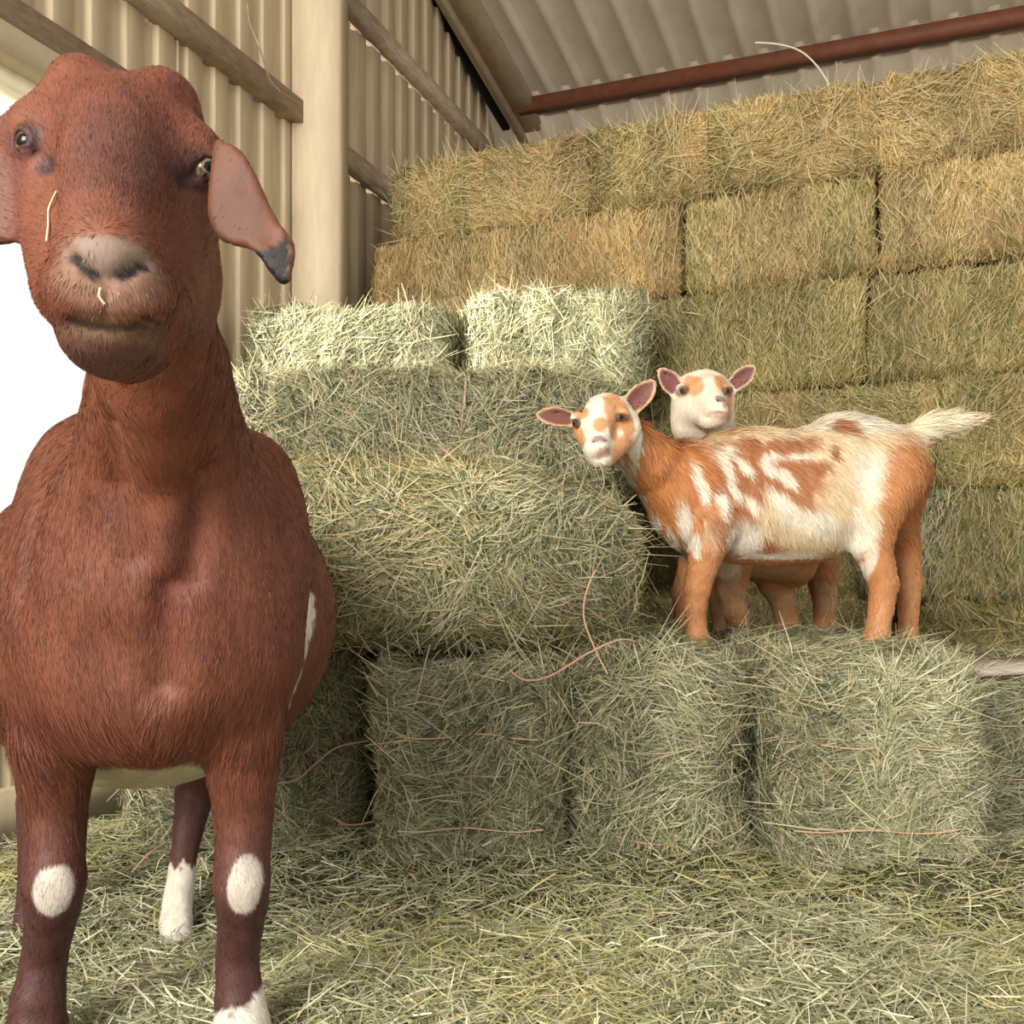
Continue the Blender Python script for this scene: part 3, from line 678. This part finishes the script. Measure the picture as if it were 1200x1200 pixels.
def coat_big(p):
    n1 = noise(p, 22, 1); n2 = noise(p*np.array([1, 1, .35]), 90, 2)*.6+noise(p*np.array([1, 1, .35]), 200, 4)*.4
    c = np.tile(np.array([.128, .037, .021]), (len(p), 1))
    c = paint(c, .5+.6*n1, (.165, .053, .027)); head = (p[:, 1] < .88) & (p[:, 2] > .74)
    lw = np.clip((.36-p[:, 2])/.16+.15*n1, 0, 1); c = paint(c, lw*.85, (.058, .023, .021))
    fb = lambda k, wd=.5: soft(blob(p, *k)+.10*n2, wd)
    h = head.astype(float)
    c = paint(c, h*fb(K(140, 175, .72, 62, .07, 85), .9)*.65, (.085, .034, .028))
    c = paint(c, h*fb(K(130, 255, .66, 55, .06, 40), .9)*.5, (.21, .078, .042))
    c = paint(c, h*fb(K(125, 320, .65, 62, .05, 42), .4)*.7, (.25, .145, .095))
    c = paint(c, h*fb(K(124, 300, .64, 46, .04, 24), .4)*.8, (.215, .16, .13))
    c = paint(c, h*fb(K(124, 405, .68, 62, .06, 32), .6)*.8, (.09, .046, .04))
    c = paint(c, h*fb(K(130, 386, .65, 60, .05, 12), .5)*.6, (.19, .115, .06))
    for e in (eL, eR): c = paint(c, h*soft(blob(p, e, (.0165, .03, .0135)), .5)*.9, (.035, .014, .014))
    for e in ((56, 194), (217, 212)): c = paint(c, h*soft(blob(p, hit(big, *e), (.011, .02, .008)), .6)*.8, (.03, .013, .018))
    for a in ((86, 303), (98, 315), (108, 322), (164, 312), (152, 317), (142, 323)): c = paint(c, h*soft(blob(p, hit(big, *a), (.0048, .012, .0036)), .5)*.97, (.006, .004, .004))
    for a in ((80, 375), (96, 380), (112, 383), (130, 385), (148, 384), (164, 381), (180, 374)): c = paint(c, h*soft(blob(p, hit(big, *a), (.007, .012, .0022)), .6)*.8, (.025, .014, .012))
    xr, yr, nr = earR.local(p); er = (np.abs(nr) < .012) & (xr > -.010) & (xr < .09) & (yr < .02) & (yr > -.16) & (poly_sd(np.stack([xr, yr], 1), earR.poly) < .002)
    c = paint(c, er*.95, (.105, .036, .017)); 
    tip = er & (yr < -.081-.012*np.sin(xr*60)) & (xr > .020) & (xr < .0535-.0*yr); c = paint(c, tip*1.0, (.008, .005, .005))
    # rim of the folded lower edge
    xl, yl, nl = earL.local(p); el = (np.abs(nl) < .012) & (poly_sd(np.stack([xl, yl], 1), earL.poly) < .002); c = paint(c, el*.8, (.12, .040, .030))
    white = (.66, .60, .50)
    wv = .18*n2+.15*n1
    for k in (K(59, 1046, 1.10, 21, .05, 29), K(285, 1039, 1.10, 20, .05, 34)): c = paint(c, soft(blob(p, *k)+wv*.5, .15), (.50, .44, .37))
    c = paint(c, np.clip((-1.0*(p[:, 2]-.100+.06*n2*.4))/.008, 0, 1)*((p[:, 0] > -.62) & (p[:, 1] > 1.40)), white)
    c = paint(c, np.clip((.088+.25*(p[:, 0]+.33)-p[:, 2]+.01*n2)/.006, 0, 1)*((p[:, 0] > -.42) & (p[:, 1] < 1.3)), white)
    c = paint(c, np.clip((.40+.02*n2-p[:, 2]-.10*np.clip((1.30-p[:, 1])*4, 0, 1))/.02, 0, 1)*((p[:, 1] > 1.20) & (p[:, 2] > .24) & (p[:, 0] > -.70) & (p[:, 0] < -.375)), (.62, .54, .36))
    # slanting white flank stripe and the patch on the far side
    for (x, y) in ((359, 708), (360, 725), (357, 745), (352, 767), (346, 788), (339, 808), (332, 826)): c = paint(c, soft(blob(p, hit(big, x, y, 1.24), (.0055, .05, .020), -.3)+.35*n2, .3), white)
    c = paint(c, soft(blob(p, (-.80, 1.42, .40), (.09, .14, .09))+.3*n2, .2), white)
    c = paint(c, np.clip((.022-p[:, 2])/.006, 0, 1)*.8*(p[:, 1] < 1.3), (.12, .09, .07))
    return c*(1+.20*n2[:, None])
def flow_big(p, n):
    d = np.tile(np.array([0., .05, -1.]), (len(p), 1)); hd_ = (p[:, 1] < .9) & (p[:, 2] > .74)
    d[:, 0] = .35*np.sin(p[:, 2]*11)*np.sign(p[:, 0]+.41)+.25*noise(p, 7, 8)
    q = p-P(128, 285, .65); q[:, 1] *= .3; d[hd_] = unit(q[hd_])*1.0
    return d
def len_big(p):
    L = .010+.003*noise(p, 6, 3)+.022*np.exp(-((p[:, 2]-.40)/.05)**2)*(p[:, 1] < 1.2); L = np.where((p[:, 1] < .9) & (p[:, 2] > .74), .0055, L)
    L = np.where((np.abs(earR.local(p)[2]) < .012) & (p[:, 1] < .80) & (p[:, 0] > P(246, 0, .73)[0]), .003, L)
    return np.where(p[:, 2] < .28, .006, L)
g1 = empty('goat', P(165, 1224, 1.14)); g1.location.z = 0.0
meta(g1, 'large chestnut brown goat with drooping ears and white knee patches, standing close in front', 'goat')
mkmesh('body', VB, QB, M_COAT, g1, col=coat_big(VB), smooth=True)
NOSE = K(123, 305, .64, 52, .05, 30); MOUTH = K(128, 380, .65, 72, .05, 36)
def keep_big(p):
    k = 1/np.maximum(p[:, 1], .5)**2
    for e in (eL, eR): k = k*(np.linalg.norm(p-e, axis=1) > .015)
    k = k*np.where((np.abs(earR.local(p)[2]) < .012) & (p[:, 1] < .80) & (p[:, 0] > P(246, 0, .73)[0]), .06, 1)
    k = k*np.where(blob(p, *NOSE) < 1, .12, 1)*np.where(blob(p, *MOUTH) < 1, .35, 1)
    return k
fur('fur', VB, QB, NB, coat_big, flow_big, len_big, 190000, .0007, .09, g1, keep=keep_big)
eyeball(eL, RE, (-.30, -1, .0), g1, tilt=.1); eyeball(eR, RE, (.95, -1, .05), g1, tilt=-.2)
def stem(label, pts, r=.0009, col=(.75, .70, .45)):
    V, Q = tube(pts, r, 5); o = mkmesh('straw', V, Q, M_HAY, col=np.tile(np.array(col), (len(V), 1))); meta(o, label, 'straw'); return o
stem('pale bent hay stem stuck to the brown goat\'s cheek', [hit(big, x, y)-[0, .002, 0] for x, y in ((68, 225), (59, 245), (58, 265), (56, 284))])
stem('tiny pale hay bit under the brown goat\'s nose', [hit(big, x, y)-[0, .002, 0] for x, y in ((119, 338), (118, 348), (124, 357))], .001)

# ------------------------------------------------------------------ the two small spotted goats
GZ = 2.12     # how far back the near one stands
def D_(px, py, d, rx, ry, rz, k=.03, rot=None): return E_(px, py, d, rx, ry, rz, k, rot)
gA = [
 D_(868, 590, GZ, 72, .115, 68, .06), D_(925, 588, GZ, 85, .135, 74, .06), D_(990, 548, GZ, 66, .115, 62, .06), D_(1040, 548, GZ, 42, .10, 44, .06),
 D_(822, 590, GZ, 42, .095, 62, .05), D_(880, 530, GZ, 60, .07, 26, .05), D_(800, 590, GZ, 26, .08, 42, .05),
 D_(960, 600, GZ, 50, .12, 45, .06),
]
gA += CH([(738, 518, GZ-.08, 27), (766, 545, GZ-.05, 33), (800, 575, GZ-.01, 46)], .05)
gA += CH([(838, 610, GZ-.085, 26), (828, 648, GZ-.09, 20), (817, 690, GZ-.09, 14.5), (815, 712, GZ-.09, 12.5), (816, 735, GZ-.09, 12), (817, 750, GZ-.095, 14), (817, 761, GZ-.10, 14)], .02)
gA += CH([(828, 620, GZ+.075, 22), (812, 660, GZ+.08, 15), (800, 695, GZ+.08, 12.5), (801, 730, GZ+.08, 10.5), (802, 752, GZ+.08, 12)], .02)
gA += CH([(1040, 560, GZ-.06, 40), (1022, 600, GZ-.08, 32), (1022, 640, GZ-.085, 22), (1036, 685, GZ-.085, 15.5), (1032, 715, GZ-.085, 13.5), (1028, 742, GZ-.09, 14), (1026, 758, GZ-.095, 15)], .025)
gA += CH([(1052, 560, GZ+.06, 36), (1050, 610, GZ+.07, 24), (1066, 682, GZ+.075, 13.5), (1064, 720, GZ+.075, 11), (1063, 745, GZ+.07, 12), (1064, 760, GZ+.065, 13)], .025)
gA += CH([(1062, 518, GZ, 16), (1085, 503, GZ+.01, 15), (1110, 497, GZ+.02, 13), (1128, 493, GZ+.02, 8), (1145, 489, GZ+.02, 2.5)], .03)
gA += [D_(1043, 684, GZ-.085, 8, .012, 9, .012), D_(1075, 680, GZ+.075, 7, .011, 9, .012)]
hA = GZ-.14
gA += [D_(712, 490, hA, 30, .055, 27, .02), D_(707, 476, hA-.01, 19, .035, 13, .015), C_((704, 488, hA-.050, 20), (699, 524, hA-.105, 12.5), .02),
       D_(699, 525, hA-.110, 12.5, .020, 12, .010), D_(705, 540, hA-.095, 12, .022, 8.5, .010), C_((732, 505, hA-.015, 19), (713, 534, hA-.07, 11.5), .025), C_((686, 502, hA-.03, 14), (696, 530, hA-.085, 10), .025),
       D_(676, 490, hA-.058, 8, .016, 7.5, .008), D_(729, 486, hA-.052, 9, .017, 8, .008)]
def leaf(bx, by, tx, ty, d, wdt, depth=.014, nvec=(0, .35, 0), th=.0034):
    """upright ear: base pixel, tip pixel, width in pixels, hollow towards the viewer"""
    A = P(bx, by, d); T = P(tx, ty, d-.01); Y = T-A; L = np.linalg.norm(Y); X = np.cross(Y, [0, 1, 0])
    w2 = px_r(wdt, d)/2
    poly = [(-.45*w2, -.012), (.45*w2, -.012), (.95*w2, .22*L), (1.1*w2, .5*L), (.85*w2, .8*L), (.25*w2, L*1.04), (-.35*w2, L*1.03), (-.9*w2, .78*L), (-1.1*w2, .48*L), (-.9*w2, .2*L)]
    s = Sheet(A, X, Y, poly, th, lambda x, y, w2=w2, L=L: depth*((x/w2)**2)*.8*1.0)
    if s.N[1] > 0: s.bend = lambda x, y, w2=w2: -depth*.8*(x/w2)**2
    return s
eaA1 = leaf(677, 492, 628, 486, hA-.01, 24); eaA2 = leaf(733, 484, 766, 446, hA-.0, 27)
gA += [(eaA1, .012), (eaA2, .012)]
lkA = [look((-.75, -1, 0)), look((.65, -1, 0))]; RS = .0082
eyA = [hit(gA, x, y)-l*RS*.5 for (x, y), l in zip(((674, 496), (727, 489)), lkA)]
cA = [(lids(e, l, .2*q, .0078, .0052), .003) for e, l, q in zip(eyA, lkA, (1, -1))]
hg_ = list(gA)
cA += scut(hg_, [(690, 520, .0022), (696, 524, .0022)], .003, d0=1.5)+scut(hg_, [(708, 520, .0022), (702, 524, .0022)], .003, d0=1.5)+scut(hg_, [(693, 536, .0014), (703, 540, .0018), (716, 531, .0018)], .003, d0=1.5)
def rA(p): return .002*noise(p, 30, 3)
VA, QA = solid((.02, 1.70, .38), (1.12, 2.34, 1.10), .0040, gA, cA, rA)
TAN = (.50, .205, .068); CRM = (.68, .53, .34); BRN = (.36, .14, .055); WHT = (.74, .67, .55)
def spots(p, lst, col, c, n2, amp=.45, wd=.45, dep=.3, gy=GZ):
    for it in lst:
        x, y, rx, rz = it[:4]; a = it[4] if len(it) > 4 else 0
        c = paint(c, soft(blob(p, P(x, y, gy-.08), (px_r(rx, gy), dep, px_r(rz, gy)), a)+amp*n2, wd)*.95, col)
    return c
def coat_A(p):
    st = np.array([1., 1., .45]); q = p.copy(); q[:, 0] = p[:, 0]-.5*p[:, 2]; q[:, 2] = p[:, 2]*.8+.4*p[:, 0]
    n2 = noise(q*np.array([1.6, 1, .7]), 55, 5)*.6+noise(q*np.array([1.6, 1, .7]), 120, 6)*.4; n1 = noise(p, 20, 7)
    c = np.tile(np.array(TAN), (len(p), 1)); c = paint(c, .4+.5*n1, (.44, .165, .052))
    body = p[:, 0] > P(775, 0, GZ)[0]
    cc = spots(p, [(985, 520, 85, 62), (930, 520, 70, 40), (985, 600, 60, 48), (940, 635, 75, 32), (880, 610, 60, 34, .4), (870, 520, 45, 18), (1060, 510, 30, 14), (905, 665, 40, 12)], CRM, c, n2)
    cc = spots(p, [(1000, 490, 70, 16), (1010, 560, 22, 30), (995, 625, 14, 30), (915, 655, 40, 8)], WHT, cc, n2)
    cc = spots(p, [(905, 528, 45, 13, .2), (882, 556, 42, 30, .3), (925, 556, 34, 24, -.4), (950, 548, 16, 10), (880, 520, 12, 10), (988, 500, 15, 9), (971, 531, 7, 9), (918, 585, 34, 12, -.5), (936, 575, 7, 9), (862, 560, 30, 50), (880, 640, 38, 15, -.1), (850, 600, 22, 50)], BRN, cc, n2, .5)
    cc = spots(p, [(800, 610, 8, 24, .2), (787, 635, 9, 22, .5), (812, 640, 5, 16), (845, 530, 16, 7, .5), (848, 548, 6, 16, .3), (868, 545, 6, 14, .6), (812, 555, 6, 15, .2), (840, 590, 7, 14), (820, 575, 6, 14), (868, 630, 24, 18, -.7), (815, 660, 4, 9), (905, 585, 22, 8, -.6), (942, 610, 40, 14, -.3), (895, 655, 30, 6), (893, 548, 6, 12, .6), (912, 560, 7, 16, .7), (856, 575, 5, 12, .4), (876, 590, 6, 12, .6), (900, 535, 12, 5, .2), (930, 535, 16, 5, .1)], WHT, cc, n2, .5)
    cc = spots(p, [(1050, 572, 30, 58, -.25), (1033, 628, 16, 42, .1)], (.52, .22, .078), cc, n2, .3)
    leg = p[:, 2] < P(0, 655, GZ)[2]-.0
    c = np.where(body[:, None], cc, c); lc = paint(np.tile(np.array([.50, .215, .08]), (len(p), 1)), .5+.7*n1, (.56, .27, .12))
    c = np.where(leg[:, None], lc, c)
    c = spots(p, [(1003, 632, 10, 30, -.35), (1012, 660, 6, 22, -.2)], WHT, c, n2, .3)
    c = paint(c, soft(blob(p, P(1100, 498, GZ), (.115, .06, .05)), .3), (.84, .74, .54))
    # neck: white throat line
    thr = [(722, 552, 9, 20), (735, 575, 8, 24), (752, 600, 8, 24), (768, 622, 8, 22), (742, 530, 6, 22, -.2), (785, 640, 10, 16)]
    c = spots(p, thr, WHT, c, n2, .15, .3)
    # head
    H = (p[:, 1] < hA+.02) & (p[:, 0] < P(752, 0, hA)[0]); cw = np.tile(np.array(WHT), (len(p), 1))
    def hs(l, col, cw, wd=.3, dep=.1): 
        for (x, y, rx, rz, a) in l: cw = paint(cw, soft(blob(p, P(x, y, hA-.06), (px_r(rx, hA), dep, px_r(rz, hA)), a)+.15*n2, wd)*.92, col)
        return cw
    cw = hs([(722, 480, 16, 24, .2), (716, 505, 6, 14, .3), (701, 502, 9, 10, -.3), (729, 530, 14, 22, -.4), (680, 484, 9, 9, 0), (676, 510, 7, 16, .2), (737, 500, 8, 14, 0)], (.56, .26, .10), cw)
    cw = hs([(699, 519, 10, 6, 0)], (.33, .20, .19), cw); cw = hs([(703, 534, 11, 8, .3)], (.48, .30, .22), cw)
    cw = hs([(674, 496, 6, 5, 0), (728, 489, 7, 5, 0)], (.08, .035, .03), cw, .6)
    cw = hs([(692, 522, 3, 2.5, 0), (706, 521, 3, 2.5, 0)], (.04, .02, .02), cw, .5)
    c = np.where(H[:, None], cw, c)
    for s, (a, b) in ((eaA1, (0, 0)), (eaA2, (0, 0))):
        x, y, n = s.local(p); sd = poly_sd(np.stack([x, y], 1), s.poly); on = (np.abs(n) < .010) & (sd < .003) & (y > .012)
        c = paint(c, on*1.0, (.55, .36, .22)); sg = n if s.N[1] > 0 else -n
        c = paint(c, on*np.clip((-.0045-sd)/.004, 0, 1)*np.clip((-sg+.0008)/.001, 0, 1), (.17, .062, .05))
    c = paint(c, (p[:, 2] < .425)*1.0, (.10, .07, .05))
    return np.clip(c*(1+.14*n2[:, None]), 0, .95)
def flow_A(p, n):
    d = np.tile(np.array([.55, 0., -1.]), (len(p), 1)); up = np.clip((p[:, 2]-.86)/.12, 0, 1)
    lg = p[:, 2] < .62; d[lg, 0] = .1
    d[:, 0] += 1.6*up+.5*noise(p, 9, 4)*~lg; d[:, 2] += .7*up
    tail = (p[:, 0] > P(1078, 0, GZ)[0]) & (p[:, 2] > .84); d[tail] = (1, 0, .05)
    H = (p[:, 1] < hA+.02) & (p[:, 0] < P(752, 0, hA)[0]); q = p-P(700, 512, hA-.12); d[H] = q[H]
    return d
def len_A(p):
    er_ = np.minimum(np.abs(eaA1.local(p)[2])+9*(poly_sd(np.stack(eaA1.local(p)[:2], 1), eaA1.poly) > .004), np.abs(eaA2.local(p)[2])+9*(poly_sd(np.stack(eaA2.local(p)[:2], 1), eaA2.poly) > .004)) < .01
    L = .026+.008*noise(p, 7, 2); L = np.where(p[:, 2] < .64, .009, L); L = np.where((p[:, 0] > P(1078, 0, GZ)[0]) & (p[:, 2] > .84), .045, L)
    L = np.where((p[:, 1] < hA+.02) & (p[:, 0] < P(752, 0, hA)[0]), .006, L)
    return np.where(er_, .003, L)
g2 = empty('goat', (P(920, 700, GZ)[0], GZ, .42)); meta(g2, 'small tan and cream spotted goat standing side on with raised white tail', 'goat')
NA = vnormals(VA, QA)
mkmesh('body', VA, QA, M_COAT, g2, col=coat_A(VA), smooth=True)
kE = lambda p: np.prod([np.linalg.norm(p-e, axis=1) > .012 for e in eyA], 0)*np.where((p[:, 1] < hA+.02) & (p[:, 0] < P(752, 0, hA)[0]), .6, 1.0)
fur('fur', VA, QA, NA, coat_A, flow_A, len_A, 60000, .0015, .13, g2, keep=kE, bend=.14)
for e, lk in zip(eyA, lkA): eyeball(e, RS, lk, g2, iris=(.10, .05, .02))
stem('curled hay stem hanging from the spotted goat\'s mouth', [P(702, 541, hA-.12), P(706, 553, hA-.13), P(708, 566, hA-.128), P(704, 577, hA-.12)], .0012, (.5, .38, .2))

GB = 2.42; hB = 2.26
gB = [D_(870, 605, GB-.02, 48, .12, 62, .06), ell(P(905, 600, GB+.06), (.13, .14, .125), .06), D_(905, 640, GB, 55, .12, 42, .05), D_(958, 612, GB+.10, 38, .11, 50, .06)]
gB += CH([(822, 488, hB+.03, 34), (834, 530, GB-.08, 34), (855, 575, GB-.03, 46)], .05)
gB += CH([(862, 620, GB-.10, 32), (860, 660, GB-.11, 21), (856, 692, GB-.12, 16), (862, 716, GB-.12, 13), (866, 738, GB-.12, 12), (868, 752, GB-.13, 14), (869, 758, GB-.135, 14)], .02)
gB += CH([(885, 640, GB+.02, 20), (905, 680, GB+.02, 18), (917, 705, GB+.02, 14), (922, 730, GB+.02, 12), (920, 748, GB+.01, 13)], .02)
gB += CH([(838, 630, GB+.0, 20), (842, 690, GB+.0, 13), (846, 730, GB, 10), (846, 750, GB, 11)], .02)
gB += CH([(962, 610, GB+.10, 34), (962, 650, GB+.09, 22), (966, 700, GB+.10, 14), (966, 725, GB+.10, 12), (964, 748, GB+.09, 12)], .025)
gB += [D_(930, 668, GB, 22, .06, 18, .03)]
gB += [D_(825, 462, hB, 31, .055, 26, .02), D_(822, 448, hB-.005, 27, .036, 13, .015), C_((829, 462, hB-.050, 20), (838, 481, hB-.10, 13), .02),
       D_(839, 480, hB-.105, 13, .02, 11, .010), D_(836, 493, hB-.09, 14, .023, 9, .010), C_((805, 470, hB-.01, 17), (808, 500, hB+.01, 19), .03), C_((847, 470, hB-.01, 12), (843, 500, hB+.01, 14), .03), C_((812, 478, hB-.03, 15), (830, 490, hB-.07, 12), .025), D_(800, 456, hB-.052, 8, .016, 7.5, .008), D_(852, 457, hB-.050, 8, .016, 7, .008)]
eaB1 = leaf(795, 462, 773, 432, hB-.01, 25); eaB2 = leaf(855, 456, 884, 429, hB, 22)
gB += [(eaB1, .012), (eaB2, .012)]
lkB = [look((-.6, -1, 0)), look((.75, -1, 0))]
eyB = [hit(gB, x, y)-l*RS*.5 for (x, y), l in zip(((800, 458), (852, 458)), lkB)]
cB = [(lids(e, l, .2*q, .0078, .0052), .003) for e, l, q in zip(eyB, lkB, (1, -1))]
hg_ = list(gB)
cB += scut(hg_, [(832, 473, .0022), (837, 476, .0022)], .003, d0=1.8)+scut(hg_, [(847, 473, .0022), (842, 476, .0022)], .003, d0=1.8)+scut(hg_, [(821, 488, .0014), (834, 490, .0018), (846, 487, .0014)], .003, d0=1.8)
VBb, QBb = solid((.26, 2.08, .38), (1.02, 2.74, 1.14), .0042, gB, cB, rA)
def coat_B(p):
    n2 = noise(p*np.array([1, 1, .5]), 60, 5)*.6+noise(p*np.array([1, 1, .5]), 130, 6)*.4; n1 = noise(p, 18, 9)
    c = np.tile(np.array([.50, .22, .08]), (len(p), 1)); c = paint(c, soft(.9+.9*n1+.2*n2, .4)*.35, CRM)
    for (x, y, rx, rz) in ((845, 665, 16, 12), (842, 640, 14, 20), (972, 690, 4, 12), (838, 530, 34, 40)): c = paint(c, soft(blob(p, P(x, y, GB-.1), (px_r(rx, GB), .25, px_r(rz, GB)))+.3*n2, .3), (.78, .66, .5))
    H = (p[:, 1] < hB+.06) & (p[:, 2] > .90); cw = np.tile(np.array([.72, .62, .49]), (len(p), 1))
    def hs(l, col, cw, wd=.3, dep=.1):
        for (x, y, rx, rz, a) in l: cw = paint(cw, soft(blob(p, P(x, y, hB-.05), (px_r(rx, hB), dep, px_r(rz, hB)), a)+.15*n2, wd)*.9, col)
        return cw
    cw = hs([(811, 452, 11, 13, .2), (844, 450, 10, 12, 0), (856, 474, 5, 20, 0)], (.56, .27, .11), cw); cw = hs([(838, 473, 9, 5, 0), (841, 481, 4, 6, 0)], (.28, .17, .16), cw); cw = hs([(834, 489, 14, 2.5, 0)], (.30, .17, .13), cw); cw = hs([(838, 493, 10, 5, 0)], (.60, .44, .36), cw)
    cw = hs([(800, 458, 7, 5, 0), (853, 458, 6, 5, 0)], (.10, .04, .035), cw, .6); cw = hs([(834, 475, 2.5, 2, 0), (844, 475, 2.5, 2, 0)], (.03, .02, .02), cw, .5)
    c = np.where(H[:, None], cw, c)
    for s in (eaB1, eaB2):
        x, y, n = s.local(p); sd = poly_sd(np.stack([x, y], 1), s.poly); on = (np.abs(n) < .010) & (sd < .003) & (y > .010)
        c = paint(c, on*1.0, (.62, .44, .30)); sg = n if s.N[1] > 0 else -n
        c = paint(c, on*np.clip((-.0045-sd)/.004, 0, 1)*np.clip((-sg+.0008)/.001, 0, 1), (.17, .062, .055))
    c = paint(c, (p[:, 2] < .425)*1.0, (.10, .07, .05))
    return np.clip(c*(1+.14*n2[:, None]), 0, .95)
g3 = empty('goat', (P(905, 700, GB)[0], GB, .42)); meta(g3, 'small white faced goat looking over the spotted goat\'s back from behind it', 'goat')
NBb = vnormals(VBb, QBb); mkmesh('body', VBb, QBb, M_COAT, g3, col=coat_B(VBb), smooth=True)
fur('fur', VBb, QBb, NBb, coat_B, lambda p, n: np.where(((p[:, 1] < hB+.06) & (p[:, 2] > .9))[:, None], p-P(838, 470, hB-.11), np.array([.4, 0, -1.])), lambda p: np.where((p[:, 1] < hB+.06) & (p[:, 2] > .9), .0045, .016), 26000, .0016, .14, g3, keep=lambda p: np.prod([np.linalg.norm(p-e, axis=1) > .012 for e in eyB], 0))
for e, lk in zip(eyB, lkB): eyeball(e, RS, lk, g3, iris=(.10, .05, .02))
